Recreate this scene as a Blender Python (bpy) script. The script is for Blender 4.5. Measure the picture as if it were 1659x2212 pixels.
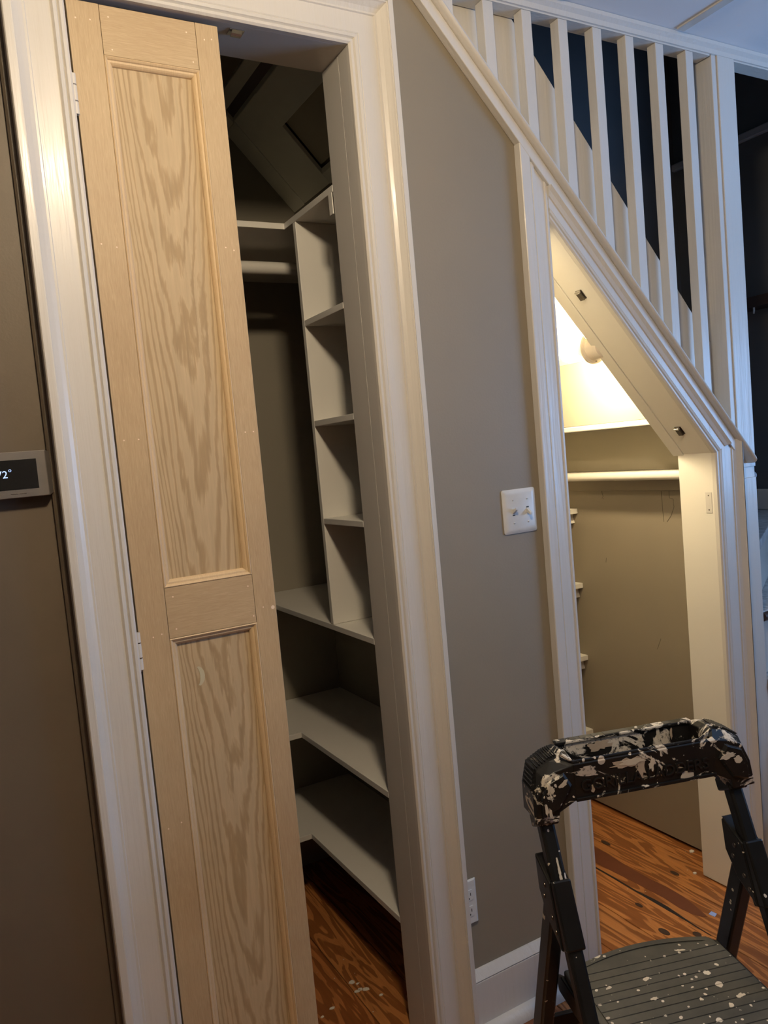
import bpy, bmesh, math, random
from mathutils import Vector, Matrix
random.seed(7)
for o in list(bpy.data.objects): bpy.data.objects.remove(o)
SC = bpy.context.scene
COL = SC.collection
R = math.radians

# ------------------------------------------------------------------ camera
F_PX, W_PX, H_PX = 1680.0, 1659.0, 2212.0
yaw, pit, rol = R(28.88), R(-4.34), R(5.15)
fwd = Vector((math.sin(yaw)*math.cos(pit), math.cos(yaw)*math.cos(pit), math.sin(pit)))
rgt = Vector((math.cos(yaw), -math.sin(yaw), 0))
dwn = fwd.cross(rgt)
cr = rgt*math.cos(rol) + dwn*math.sin(rol)
cd = dwn*math.cos(rol) - rgt*math.sin(rol)
cam_d = bpy.data.cameras.new('camera')
cam = bpy.data.objects.new('camera', cam_d); COL.objects.link(cam)
up, bk = -cd, -fwd
cam.matrix_world = Matrix(((cr.x, up.x, bk.x, 0.0), (cr.y, up.y, bk.y, -1.57), (cr.z, up.z, bk.z, 1.476), (0, 0, 0, 1)))
cam_d.sensor_fit = 'HORIZONTAL'; cam_d.sensor_width = 36.0
cam_d.lens = F_PX/W_PX*36.0
cam_d.clip_start = 0.02
SC.camera = cam

# ------------------------------------------------------------------ world, exposure, daylight
wd = bpy.data.worlds.new('world'); SC.world = wd; wd.use_nodes = True
wd.node_tree.nodes['Background'].inputs[0].default_value = (0.45, 0.65, 1.0, 1)
wd.node_tree.nodes['Background'].inputs[1].default_value = 0.25
vs = SC.view_settings
vs.view_transform = 'Standard'; vs.look = 'None'; vs.gamma = 1.0; vs.exposure = 0.0
try: vs.use_curve_mapping = False
except Exception: pass
DAY_W, LAMP_W, LAMP2_W, BULB_S = 68.0, 57.0, 2.0, 520.0

def area_light(name, loc, target, sx, sy, power, color):
    l = bpy.data.lights.new(name, 'AREA'); l.shape = 'RECTANGLE'; l.size = sx; l.size_y = sy
    l.energy = power; l.color = color
    o = bpy.data.objects.new(name, l); COL.objects.link(o); o.location = loc
    d = Vector(target) - Vector(loc)
    o.rotation_euler = d.to_track_quat('-Z', 'Y').to_euler()
    return o
def point_light(name, loc, power, color, rad):
    l = bpy.data.lights.new(name, 'POINT'); l.energy = power; l.color = color; l.shadow_soft_size = rad
    o = bpy.data.objects.new(name, l); COL.objects.link(o); o.location = loc
    return o
# daylight coming in through the window of the right wall, just outside its panes
area_light('daylight', (3.83, -1.65, 1.55), (2.85, -1.15, 2.95), 1.15, 1.4, DAY_W, (0.27, 0.53, 1.0))

# ------------------------------------------------------------------ materials
def new_mat(name):
    m = bpy.data.materials.new(name); m.use_nodes = True
    nt = m.node_tree
    return m, nt, nt.nodes['Principled BSDF']
def N(nt, t, **kw):
    n = nt.nodes.new(t)
    for k, v in kw.items(): setattr(n, k, v)
    return n
def L(nt, a, b): nt.links.new(a, b)
def ramp(nt, src, stops, interp='LINEAR'):
    r = N(nt, 'ShaderNodeValToRGB'); r.color_ramp.interpolation = interp
    el = r.color_ramp.elements
    while len(el) < len(stops): el.new(0.5)
    for e, (p, c) in zip(el, stops):
        e.position = p; e.color = (c[0], c[1], c[2], 1) if isinstance(c, (tuple, list)) else (c, c, c, 1)
    L(nt, src, r.inputs[0]); return r
def coords(nt, scale=(1, 1, 1), rot=(0, 0, 0)):
    tc = N(nt, 'ShaderNodeTexCoord'); mp = N(nt, 'ShaderNodeMapping')
    mp.inputs['Scale'].default_value = scale; mp.inputs['Rotation'].default_value = rot
    L(nt, tc.outputs['Object'], mp.inputs[0]); return mp.outputs[0]
def noise(nt, co, scale, detail=4, rough=0.5, dist=0.0):
    n = N(nt, 'ShaderNodeTexNoise'); n.inputs['Scale'].default_value = scale
    n.inputs['Detail'].default_value = detail; n.inputs['Roughness'].default_value = rough
    n.inputs['Distortion'].default_value = dist
    L(nt, co, n.inputs['Vector']); return n
def bump(nt, b, h, strength, dist=0.002):
    n = N(nt, 'ShaderNodeBump'); n.inputs['Strength'].default_value = strength; n.inputs['Distance'].default_value = dist
    L(nt, h, n.inputs['Height']); L(nt, n.outputs[0], b.inputs['Normal'])

def paint(name, col, rough, var=0.06, bscale=60, bstr=0.12, bstretch=(1, 1, 1), coat=0.0):
    m, nt, b = new_mat(name)
    co = coords(nt)
    n = noise(nt, co, 3.0, 3)
    lo = tuple(c*(1-var) for c in col); hi = tuple(min(1, c*(1+var)) for c in col)
    r = ramp(nt, n.outputs[0], [(0.3, lo), (0.7, hi)])
    L(nt, r.outputs[0], b.inputs['Base Color'])
    b.inputs['Roughness'].default_value = rough
    if coat: b.inputs['Coat Weight'].default_value = coat; b.inputs['Coat Roughness'].default_value = 0.12
    n2 = noise(nt, coords(nt, bstretch), bscale, 3)
    bump(nt, b, n2.outputs[0], bstr)
    if coat: L(nt, b.inputs['Normal'].links[0].from_socket, b.inputs['Coat Normal'])
    return m
def plain(name, col, rough=0.5, metal=0.0, emit=None, es=0.0):
    m, nt, b = new_mat(name)
    n = noise(nt, coords(nt), 25.0, 3)
    r = ramp(nt, n.outputs[0], [(0.3, tuple(c*0.93 for c in col)), (0.7, tuple(min(1, c*1.05) for c in col))])
    L(nt, r.outputs[0], b.inputs['Base Color'])
    b.inputs['Roughness'].default_value = rough; b.inputs['Metallic'].default_value = metal
    if emit: b.inputs['Emission Color'].default_value = (*emit, 1); b.inputs['Emission Strength'].default_value = es
    return m

M = {}
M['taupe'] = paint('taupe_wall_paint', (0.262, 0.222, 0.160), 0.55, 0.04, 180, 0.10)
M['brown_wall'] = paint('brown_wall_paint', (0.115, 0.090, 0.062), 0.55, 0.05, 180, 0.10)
M['taupe_dark'] = paint('taupe_closet_paint', (0.30, 0.27, 0.21), 0.6, 0.04, 180, 0.10)
M['white'] = paint('white_trim_paint', (0.63, 0.60, 0.545), 0.36, 0.02, 95, 0.6, (1, 1, 0.05), coat=0.10)
M['white_jamb'] = paint('white_jamb_paint', (0.57, 0.545, 0.50), 0.35, 0.03, 40, 0.25, (1, 1, 0.15))
M['shelf'] = paint('white_shelf_paint', (0.72, 0.70, 0.64), 0.4, 0.03, 50, 0.15)
M['cream'] = paint('cream_white_paint', (0.76, 0.73, 0.645), 0.45, 0.02, 50, 0.12)
M['beige'] = paint('beige_riser_paint', (0.44, 0.40, 0.30), 0.5, 0.02, 80, 0.1)
M['ceiling'] = paint('white_ceiling_paint', (0.78, 0.78, 0.78), 0.7, 0.02, 90, 0.1)
M['soffit'] = paint('grey_soffit_paint', (0.86, 0.85, 0.73), 0.6, 0.05, 50, 0.15)
M['soffit_dark'] = paint('dark_wood_strip', (0.16, 0.13, 0.13), 0.8, 0.25, 60, 0.3, (1, 0.1, 1))
M['navy'] = paint('navy_wall_paint', (0.105, 0.108, 0.112), 0.6, 0.08, 120, 0.1)
M['grey_rail'] = paint('grey_rail_paint', (0.35, 0.37, 0.40), 0.5)
M['plastic_white'] = plain('white_plastic', (0.66, 0.65, 0.61), 0.3)
M['slot'] = plain('dark_slot', (0.02, 0.018, 0.016), 0.6)
M['chrome'] = plain('chrome', (0.62, 0.60, 0.57), 0.22, 1.0)
M['steel_dark'] = plain('dark_steel', (0.16, 0.14, 0.12), 0.35, 1.0)
M['nickel'] = plain('brushed_nickel', (0.24, 0.22, 0.20), 0.45, 0.7)
M['screen'] = plain('black_screen', (0.012, 0.012, 0.012), 0.15)
M['digit'] = plain('lit_digits', (0.4, 0.55, 1.0), 0.5, 0, (0.42, 0.58, 1.0), 1.1)
M['ceramic'] = plain('glazed_porcelain', (0.80, 0.72, 0.60), 0.2)
M['bulb'] = plain('lit_bulb', (1, 0.95, 0.85), 0.4, 0, (1.0, 0.80, 0.50), BULB_S)
M['lamp_disc'] = plain('opaque_lamp_disc', (0.9, 0.88, 0.82), 0.3)
M['filler'] = plain('pale_wood_filler', (0.86, 0.70, 0.52), 0.8)
M['moon_filler'] = plain('pale_green_filler', (0.55, 0.50, 0.33), 0.8)
M['brown'] = plain('dark_brown_wood', (0.05, 0.026, 0.017), 0.5)
M['tread_wood'] = plain('worn_brown_tread', (0.14, 0.085, 0.05), 0.45)
M['blue_tape'] = plain('blue_tape', (0.30, 0.42, 0.80), 0.6)
M['flake'] = plain('white_paint_flake', (0.70, 0.66, 0.58), 0.7)
M['rubber'] = plain('black_rubber', (0.02, 0.02, 0.02), 0.7)
M['outside'] = plain('bare_plaster', (0.5, 0.5, 0.5), 0.8)

def wood_plain(name, lo, hi, stretch, scale=14, rough=0.55):
    m, nt, b = new_mat(name)
    n1 = noise(nt, coords(nt, stretch), scale, 6, 0.6, 1.5)
    n2 = noise(nt, coords(nt), 2.6, 3)
    r = ramp(nt, n1.outputs[0], [(0.28, lo), (0.55, tuple((a+c)/2 for a, c in zip(lo, hi))), (0.75, hi)])
    r2 = ramp(nt, n2.outputs[0], [(0.35, (0.90, 0.86, 0.83)), (0.7, (1.03, 1.02, 1.0))])
    mx = N(nt, 'ShaderNodeMix', data_type='RGBA', blend_type='MULTIPLY'); mx.inputs[0].default_value = 1.0
    L(nt, r.outputs[0], mx.inputs[6]); L(nt, r2.outputs[0], mx.inputs[7])
    L(nt, mx.outputs[2], b.inputs['Base Color'])
    b.inputs['Roughness'].default_value = rough
    bump(nt, b, n1.outputs[0], 0.08, 0.001)
    return m
def wood_veneer(name, lo, hi, cx):
    """oak veneer with tall cathedral figure: bands of a paraboloid-like field warped by noise"""
    m, nt, b = new_mat(name)
    tc = N(nt, 'ShaderNodeTexCoord'); sp = N(nt, 'ShaderNodeSeparateXYZ'); L(nt, tc.outputs['Object'], sp.inputs[0])
    nz = noise(nt, coords(nt, (13, 1, 2.0)), 1.0, 5, 0.6, 0.8)
    nf = noise(nt, coords(nt, (110, 1, 5)), 1.0, 4, 0.6, 0.3)
    def math_(op, a, bb):
        n = N(nt, 'ShaderNodeMath', operation=op)
        for i, v in enumerate((a, bb)):
            if v is None: continue
            if isinstance(v, (int, float)): n.inputs[i].default_value = v
            else: L(nt, v, n.inputs[i])
        return n.outputs[0]
    dx = math_('SUBTRACT', sp.outputs[0], cx)
    dx2 = math_('MULTIPLY', math_('MULTIPLY', dx, dx), 1350.0)
    f = math_('ADD', dx2, math_('MULTIPLY', sp.outputs[2], -9.5))
    f = math_('ADD', f, math_('MULTIPLY', nz.outputs[0], 7.0))
    f = math_('ADD', f, math_('MULTIPLY', nf.outputs[0], 0.9))
    s = math_('SINE', math_('MULTIPLY', f, 3.3), None)
    s = math_('ADD', math_('MULTIPLY', s, 0.5), 0.5)
    mid = tuple((a+c)/2 for a, c in zip(lo, hi))
    r = ramp(nt, s, [(0.02, lo), (0.30, mid), (0.55, hi), (1.0, tuple(x*0.96 for x in hi))])
    fine = ramp(nt, nf.outputs[0], [(0.3, 0.86), (0.7, 1.04)])
    mx = N(nt, 'ShaderNodeMix', data_type='RGBA', blend_type='MULTIPLY'); mx.inputs[0].default_value = 1.0
    L(nt, r.outputs[0], mx.inputs[6]); L(nt, fine.outputs[0], mx.inputs[7])
    L(nt, mx.outputs[2], b.inputs['Base Color'])
    b.inputs['Roughness'].default_value = 0.6
    bump(nt, b, nf.outputs[0], 0.08, 0.001)
    return m
M['maple_v'] = wood_plain('bare_maple_upright_grain', (0.465, 0.34, 0.19), (0.605, 0.466, 0.28), (30, 1, 1.6))
M['maple_h'] = wood_plain('bare_maple_cross_grain', (0.465, 0.34, 0.19), (0.605, 0.466, 0.28), (1.6, 1, 30))
M['pine_mould'] = wood_plain('bare_pine_moulding', (0.60, 0.44, 0.25), (0.74, 0.58, 0.36), (60, 1, 3))
M['oak'] = wood_veneer('bare_oak_veneer', (0.40, 0.28, 0.142), (0.55, 0.415, 0.24), 0.452)

def floor_wood():
    m, nt, b = new_mat('varnished_pine_planks')
    oi = N(nt, 'ShaderNodeObjectInfo')
    tc = N(nt, 'ShaderNodeTexCoord')
    off = N(nt, 'ShaderNodeVectorMath', operation='MULTIPLY_ADD')
    cmb = N(nt, 'ShaderNodeCombineXYZ'); L(nt, oi.outputs['Random'], cmb.inputs[0]); L(nt, oi.outputs['Random'], cmb.inputs[1])
    off.inputs[1].default_value = (13, 29, 0); L(nt, cmb.outputs[0], off.inputs[0]); L(nt, tc.outputs['Object'], off.inputs[2])
    mp = N(nt, 'ShaderNodeMapping'); mp.inputs['Scale'].default_value = (11, 1.15, 1); L(nt, off.outputs[0], mp.inputs[0])
    n1 = noise(nt, mp.outputs[0], 1.3, 3, 0.5, 0.9)
    mul = N(nt, 'ShaderNodeMath', operation='MULTIPLY'); mul.inputs[1].default_value = 44; L(nt, n1.outputs[0], mul.inputs[0])
    sn = N(nt, 'ShaderNodeMath', operation='SINE'); L(nt, mul.outputs[0], sn.inputs[0])
    rr = ramp(nt, sn.outputs[0], [(0.0, (0.26, 0.092, 0.026)), (0.22, (0.40, 0.155, 0.046)), (0.6, (0.50, 0.21, 0.066)), (1.0, (0.47, 0.19, 0.056))])
    mp2 = N(nt, 'ShaderNodeMapping'); mp2.inputs['Scale'].default_value = (60, 2, 1); L(nt, off.outputs[0], mp2.inputs[0])
    n2 = noise(nt, mp2.outputs[0], 2.0, 5, 0.6)
    r2 = ramp(nt, n2.outputs[0], [(0.3, 0.82), (0.7, 1.08)])
    tone = ramp(nt, oi.outputs['Random'], [(0.0, (0.88, 0.80, 0.78)), (0.5, (1, 1, 1)), (1.0, (1.12, 1.06, 1.0))])
    m1 = N(nt, 'ShaderNodeMix', data_type='RGBA', blend_type='MULTIPLY'); m1.inputs[0].default_value = 1
    L(nt, rr.outputs[0], m1.inputs[6]); L(nt, r2.outputs[0], m1.inputs[7])
    m2 = N(nt, 'ShaderNodeMix', data_type='RGBA', blend_type='MULTIPLY'); m2.inputs[0].default_value = 1
    L(nt, m1.outputs[2], m2.inputs[6]); L(nt, tone.outputs[0], m2.inputs[7])
    # white paint specks
    v = N(nt, 'ShaderNodeTexVoronoi'); v.inputs['Scale'].default_value = 34
    L(nt, tc.outputs['Object'], v.inputs['Vector'])
    sp = ramp(nt, v.outputs['Distance'], [(0.0, 1.0), (0.055, 1.0), (0.075, 0.0)])
    sc = N(nt, 'ShaderNodeSeparateColor'); L(nt, v.outputs['Color'], sc.inputs[0])
    gt = N(nt, 'ShaderNodeMath', operation='GREATER_THAN'); gt.inputs[1].default_value = 0.84; L(nt, sc.outputs[0], gt.inputs[0])
    mm = N(nt, 'ShaderNodeMath', operation='MULTIPLY'); L(nt, sp.outputs[0], mm.inputs[0]); L(nt, gt.outputs[0], mm.inputs[1])
    m3 = N(nt, 'ShaderNodeMix', data_type='RGBA'); L(nt, mm.outputs[0], m3.inputs[0])
    L(nt, m2.outputs[2], m3.inputs[6]); m3.inputs[7].default_value = (0.6, 0.55, 0.48, 1)
    L(nt, m3.outputs[2], b.inputs['Base Color'])
    b.inputs['Roughness'].default_value = 0.33
    bump(nt, b, n2.outputs[0], 0.10, 0.001)
    return m
M['plank'] = floor_wood()
M['stain'] = plain('red_brown_stain', (0.15, 0.048, 0.022), 0.4)
M['knot'] = plain('dark_knot', (0.055, 0.030, 0.020), 0.4)
M['gap'] = plain('dark_joint', (0.012, 0.007, 0.005), 0.7)

def splatter(name, base, rough, smear, drops, dirt=0.0, dirtcol=(0.2, 0.19, 0.17)):
    """dark plastic carrying dried paint: smears where smear is high, round drops by the voronoi cells"""
    m, nt, b = new_mat(name)
    co = coords(nt)
    n1 = noise(nt, coords(nt, (1.0, 1.0, 1.5)), 11, 6, 0.62, 1.4)
    sm = ramp(nt, n1.outputs[0], [(0.0, 0.0), (1-smear, 0.0), (1-smear+0.025, 1.0)])
    n0 = noise(nt, co, 140, 3, 0.7)
    brk = ramp(nt, n0.outputs[0], [(0.34, 0.2), (0.46, 1.0)])
    s2 = N(nt, 'ShaderNodeMath', operation='MULTIPLY'); L(nt, sm.outputs[0], s2.inputs[0]); L(nt, brk.outputs[0], s2.inputs[1])
    out = s2.outputs[0]
    for sc, thr in ((34, 0.33), (80, 0.30)):
        nw = noise(nt, co, 30, 2)
        mixv = N(nt, 'ShaderNodeVectorMath', operation='MULTIPLY_ADD'); L(nt, nw.outputs['Color'], mixv.inputs[0])
        mixv.inputs[1].default_value = (0.014, 0.014, 0.03); L(nt, co, mixv.inputs[2])
        v = N(nt, 'ShaderNodeTexVoronoi'); v.inputs['Scale'].default_value = sc; L(nt, mixv.outputs[0], v.inputs['Vector'])
        sepc = N(nt, 'ShaderNodeSeparateColor'); L(nt, v.outputs['Color'], sepc.inputs[0])
        on = N(nt, 'ShaderNodeMath', operation='LESS_THAN'); on.inputs[1].default_value = drops; L(nt, sepc.outputs[0], on.inputs[0])
        rad = N(nt, 'ShaderNodeMath', operation='MULTIPLY'); rad.inputs[1].default_value = thr; L(nt, sepc.outputs[1], rad.inputs[0])
        lt = N(nt, 'ShaderNodeMath', operation='LESS_THAN'); L(nt, v.outputs['Distance'], lt.inputs[0]); L(nt, rad.outputs[0], lt.inputs[1])
        mu = N(nt, 'ShaderNodeMath', operation='MULTIPLY'); L(nt, lt.outputs[0], mu.inputs[0]); L(nt, on.outputs[0], mu.inputs[1])
        mxm = N(nt, 'ShaderNodeMath', operation='MAXIMUM'); L(nt, out, mxm.inputs[0]); L(nt, mu.outputs[0], mxm.inputs[1]); out = mxm.outputs[0]
    n3 = noise(nt, co, 9, 3)
    pc = ramp(nt, n3.outputs[0], [(0.3, (0.55, 0.47, 0.36)), (0.5, (0.68, 0.62, 0.52)), (0.66, (0.50, 0.43, 0.36))])
    nb = noise(nt, coords(nt, (1, 1, 1)), 5 if dirt else 12, 5, 0.65)
    bc = ramp(nt, nb.outputs[0], [(0.35, base), (0.72, tuple(x+(y-x)*dirt for x, y in zip(base, dirtcol)) if dirt else tuple(x*1.6 for x in base))])
    mx = N(nt, 'ShaderNodeMix', data_type='RGBA'); L(nt, out, mx.inputs[0]); L(nt, bc.outputs[0], mx.inputs[6]); L(nt, pc.outputs[0], mx.inputs[7])
    L(nt, mx.outputs[2], b.inputs['Base Color'])
    b.inputs['Specular IOR Level'].default_value = 0.35
    rg = ramp(nt, out, [(0.0, rough), (1.0, 0.6)]); L(nt, rg.outputs[0], b.inputs['Roughness'])
    bump(nt, b, out, 0.35, 0.001)
    return m
M['handle'] = splatter('paint_smeared_black_plastic', (0.008, 0.008, 0.008), 0.30, 0.46, 0.24)
M['rail'] = splatter('paint_flecked_black_metal', (0.006, 0.006, 0.006), 0.34, 0.33, 0.15)
M['bracket'] = splatter('paint_flecked_black_plastic', (0.006, 0.006, 0.006), 0.28, 0.27, 0.10)
M['deck'] = splatter('scuffed_grey_grip', (0.030, 0.031, 0.029), 0.6, 0.34, 0.30, 0.8, (0.10, 0.094, 0.080))
M['letter'] = plain('black_letter_plastic', (0.010, 0.010, 0.010), 0.35)

def stone_tread():
    m, nt, b = new_mat('dusty_worn_tread')
    n = noise(nt, coords(nt, (6, 3, 1)), 4, 6, 0.7, 2.0)
    r = ramp(nt, n.outputs[0], [(0.3, (0.22, 0.21, 0.20)), (0.55, (0.48, 0.47, 0.46)), (0.75, (0.66, 0.66, 0.67))])
    L(nt, r.outputs[0], b.inputs['Base Color']); b.inputs['Roughness'].default_value = 0.5
    return m
M['dust_tread'] = stone_tread()

# ------------------------------------------------------------------ mesh helpers
class MB:
    def __init__(s): s.bm = bmesh.new()
    def hexa(s, p):     # 8 points: bottom ring 0-3, top ring 4-7
        v = [s.bm.verts.new(q) for q in p]
        for f in ((3, 2, 1, 0), (4, 5, 6, 7), (0, 1, 5, 4), (1, 2, 6, 5), (2, 3, 7, 6), (3, 0, 4, 7)):
            s.bm.faces.new([v[i] for i in f])
        return s
    def box(s, x0, x1, y0, y1, z0, z1):
        return s.hexa([(x0, y0, z0), (x1, y0, z0), (x1, y1, z0), (x0, y1, z0), (x0, y0, z1), (x1, y0, z1), (x1, y1, z1), (x0, y1, z1)])
    def prism(s, poly, a0, a1, axis='y'):
        """2-D polygon extruded along an axis; poly is (x,z) for y, (x,y) for z, (y,z) for x"""
        def P(p, a):
            return {'y': (p[0], a, p[1]), 'z': (p[0], p[1], a), 'x': (a, p[0], p[1])}[axis]
        A = [s.bm.verts.new(P(p, a0)) for p in poly]; B = [s.bm.verts.new(P(p, a1)) for p in poly]
        n = len(poly)
        s.bm.faces.new(A); s.bm.faces.new(B[::-1])
        for i in range(n): s.bm.faces.new((A[i], A[(i+1) % n], B[(i+1) % n], B[i]))
        return s
    def loft(s, rings, cap=True):
        V = [[s.bm.verts.new(p) for p in r] for r in rings]
        n = len(V[0])
        for a, b in zip(V, V[1:]):
            for i in range(n): s.bm.faces.new((a[i], a[(i+1) % n], b[(i+1) % n], b[i]))
        if cap: s.bm.faces.new(V[0][::-1]); s.bm.faces.new(V[-1])
        return s
    def tube(s, pts, r, seg=12, cap=True):
        pts = [Vector(p) for p in pts]; rings = []
        rr = r if isinstance(r, (list, tuple)) else [r]*len(pts)
        for i, p in enumerate(pts):
            d = (pts[min(i+1, len(pts)-1)] - pts[max(i-1, 0)]).normalized()
            a = d.cross(Vector((0, 0, 1)) if abs(d.z) < 0.9 else Vector((1, 0, 0))).normalized(); c = d.cross(a)
            rings.append([p + (a*math.cos(t) + c*math.sin(t))*rr[i] for t in [2*math.pi*k/seg for k in range(seg)]])
        return s.loft(rings, cap)
    def lathe(s, origin, axis, prof, seg=24):
        o = Vector(origin); d = Vector(axis).normalized()
        a = d.cross(Vector((0, 0, 1)) if abs(d.z) < 0.9 else Vector((1, 0, 0))).normalized(); c = d.cross(a)
        rings = [[o + d*h + (a*math.cos(t) + c*math.sin(t))*max(r, 1e-4) for t in [2*math.pi*k/seg for k in range(seg)]] for h, r in prof]
        return s.loft(rings)
    def beam(s, p0, p1, w, d, side):
        """rectangular bar p0->p1, w along 'side', d across"""
        p0, p1 = Vector(p0), Vector(p1); ax = (p1-p0).normalized(); sx = Vector(side).normalized(); sy = ax.cross(sx).normalized()
        ring = lambda p: [p+sx*w/2+sy*d/2, p-sx*w/2+sy*d/2, p-sx*w/2-sy*d/2, p+sx*w/2-sy*d/2]
        return s.loft([ring(p0), ring(p1)])

def finish(name, mb, mat, parent=None, bevel=0.0, smooth=False, local=False):
    bm = mb.bm
    bmesh.ops.recalc_face_normals(bm, faces=bm.faces)
    me = bpy.data.meshes.new(name)
    if parent is None:
        xs = [v.co for v in bm.verts]
        lo = Vector((min(v.x for v in xs), min(v.y for v in xs), min(v.z for v in xs)))
        hi = Vector((max(v.x for v in xs), max(v.y for v in xs), max(v.z for v in xs)))
        org = Vector(((lo.x+hi.x)/2, (lo.y+hi.y)/2, lo.z))
        bmesh.ops.translate(bm, verts=bm.verts, vec=-org)
    bm.to_mesh(me); bm.free()
    if smooth:
        for p in me.polygons: p.use_smooth = True
        try: me.set_sharp_from_angle(angle=R(38))
        except Exception: pass
    me.materials.append(mat)
    o = bpy.data.objects.new(name, me); COL.objects.link(o)
    if parent is None: o.location = org
    else:
        o.parent = parent
        if not local: o.matrix_parent_inverse = parent_matrix(parent).inverted()
    if bevel:
        md = o.modifiers.new('bevel', 'BEVEL'); md.width = bevel; md.segments = 2; md.limit_method = 'ANGLE'; md.angle_limit = R(40)
    return o
def parent_matrix(p):
    m = Matrix.LocRotScale(p.location, p.rotation_euler, p.scale)
    if p.parent: m = parent_matrix(p.parent) @ p.matrix_parent_inverse @ m
    return m
def tag(o, label, cat, group=None):
    o['label'] = label; o['category'] = cat
    if group: o['group'] = group
    return o
def thing(name, label, cat, loc=(0, 0, 0), rotz=0.0, group=None):
    o = bpy.data.objects.new(name, None); COL.objects.link(o); o.empty_display_size = 0.05
    o.location = loc; o.rotation_euler = (0, 0, rotz)
    return tag(o, label, cat, group)
def structure(o): o['kind'] = 'structure'; return o
def struct_root(name, loc=(0, 0, 0)):
    o = bpy.data.objects.new(name, None); COL.objects.link(o); o.location = loc; return structure(o)
def text_mesh(name, body, size, depth, mat, parent, mw, local=False):
    cu = bpy.data.curves.new(name, 'FONT'); cu.body = body; cu.size = size; cu.extrude = depth
    to = bpy.data.objects.new(name, cu)
    COL.objects.link(to)
    dg = bpy.context.evaluated_depsgraph_get()
    me = bpy.data.meshes.new_from_object(to.evaluated_get(dg))
    bpy.data.objects.remove(to)
    me.transform(mw); me.materials.clear(); me.materials.append(mat); me.name = name
    o = bpy.data.objects.new(name, me); COL.objects.link(o); o.parent = parent
    if not local: o.matrix_parent_inverse = parent_matrix(parent).inverted()
    return o
def sweep(path, prof, i, out):
    """piece i of a mitred moulding: path of (x,z) points on the wall plane y=0, profile of (d,p): d outward, p proud"""
    def nrm(a, b):
        t = Vector((b[0]-a[0], b[1]-a[1])).normalized(); return Vector((-t.y, t.x))*out
    def mit(k):
        if k == 0: return nrm(path[0], path[1])
        if k == len(path)-1: return nrm(path[-2], path[-1])
        a, b = nrm(path[k-1], path[k]), nrm(path[k], path[k+1]); h = (a+b).normalized()
        return h/ max(0.2, h.dot(a))
    rings = []
    for k in (i, i+1):
        m = mit(k); rings.append([(path[k][0]+m.x*d, -p, path[k][1]+m.y*d) for d, p in prof])
    return MB().loft(rings)

SL = 1.0975                                   # fall of the stairs per metre
def zin(x): return 2.02 - SL*(x-1.43)         # sloped head of the second doorway
CS = math.cos(math.atan(SL)); SN = math.sin(math.atan(SL))
CEIL = 2.59
def zperp(x, p): return zin(x) + p/CS         # line parallel to that head, p metres above it

# ------------------------------------------------------------------ setting: room shell
floor = struct_root('floor')
finish('subfloor', MB().box(-1.75, 3.76, -3.65, 1.1, -0.06, -0.022), M['gap'], floor)
PW = 0.137; x = 1.772 - PW*26
k = 0
while x < 3.69:
    y = -3.6; cuts = [-3.6]
    while y < 1.03:
        y += random.uniform(1.4, 3.0); cuts.append(min(y, 1.06))
    if abs(x-1.772) < 0.02 or abs(x-1.635) < 0.02 or abs(x-0.813) < 0.02 or abs(x-0.676) < 0.02: cuts = [-3.6, -1.3, 1.06]
    for a, b in zip(cuts, cuts[1:]):
        finish('plank', MB().box(max(x, -1.7)+0.001, min(x+PW, 3.7)-0.001, a+0.0008, b-0.0008, -0.022, 0.0), M['plank'], floor, bevel=0.0015)
    x += PW; k += 1
def flat(poly, mat, name, h=0.0006): return finish(name, MB().prism(poly, 0.0, h, 'z'), mat, floor)
flat([(1.866, 0.75), (1.866, 0.49), (1.869, 0.42), (1.864, 0.36), (1.860, 0.29), (1.860, 0.22), (1.866, 0.155), (1.863, 0.085), (1.853, 0.036), (1.836, -0.026),
      (1.822, -0.017), (1.811, 0.01), (1.806, 0.05), (1.811, 0.12), (1.808, 0.18), (1.805, 0.25), (1.799, 0.32), (1.795, 0.41), (1.793, 0.75)][::-1], M['stain'], 'stain')
flat([(1.770, 0.40), (1.775, 0.40), (1.777, 0.30), (1.775, 0.20), (1.783, 0.13), (1.784, 0.08), (1.779, 0.03), (1.774, -0.02), (1.770, -0.09), (1.768, -0.09), (1.769, 0.0), (1.769, 0.2)], M['gap'], 'stain')
def knot(x, y, a, b, rot=0.0):
    pts = []
    for q in range(14):
        t = 2*math.pi*q/14; u, v = a*math.cos(t), b*math.sin(t)
        pts.append((x+u*math.cos(rot)-v*math.sin(rot), y+u*math.sin(rot)+v*math.cos(rot)))
    flat(pts, M['knot'], 'knot', 0.0008)
for a in ((1.917, 0.472, .008, .023), (1.948, 0.191, .008, .018), (1.722, 0.137, .007, .015), (1.679, 0.001, .011, .020), (1.743, -0.063, .010, .014)): knot(*a)

ceil_root = struct_root('ceiling')
finish('ceiling_panel', MB().box(-1.75, 3.76, -3.65, 0.0, CEIL, CEIL+0.05), M['ceiling'], ceil_root)
for bx in (-1.28, -0.82, -0.36, 0.10, 0.56, 1.02, 1.48, 1.94, 2.40, 2.86, 3.32):
    finish('batten', MB().box(bx-0.016, bx+0.016, -3.59, -0.03, CEIL-0.006, CEIL-0.0002), M['white_jamb'], ceil_root, bevel=0.002)

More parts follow.
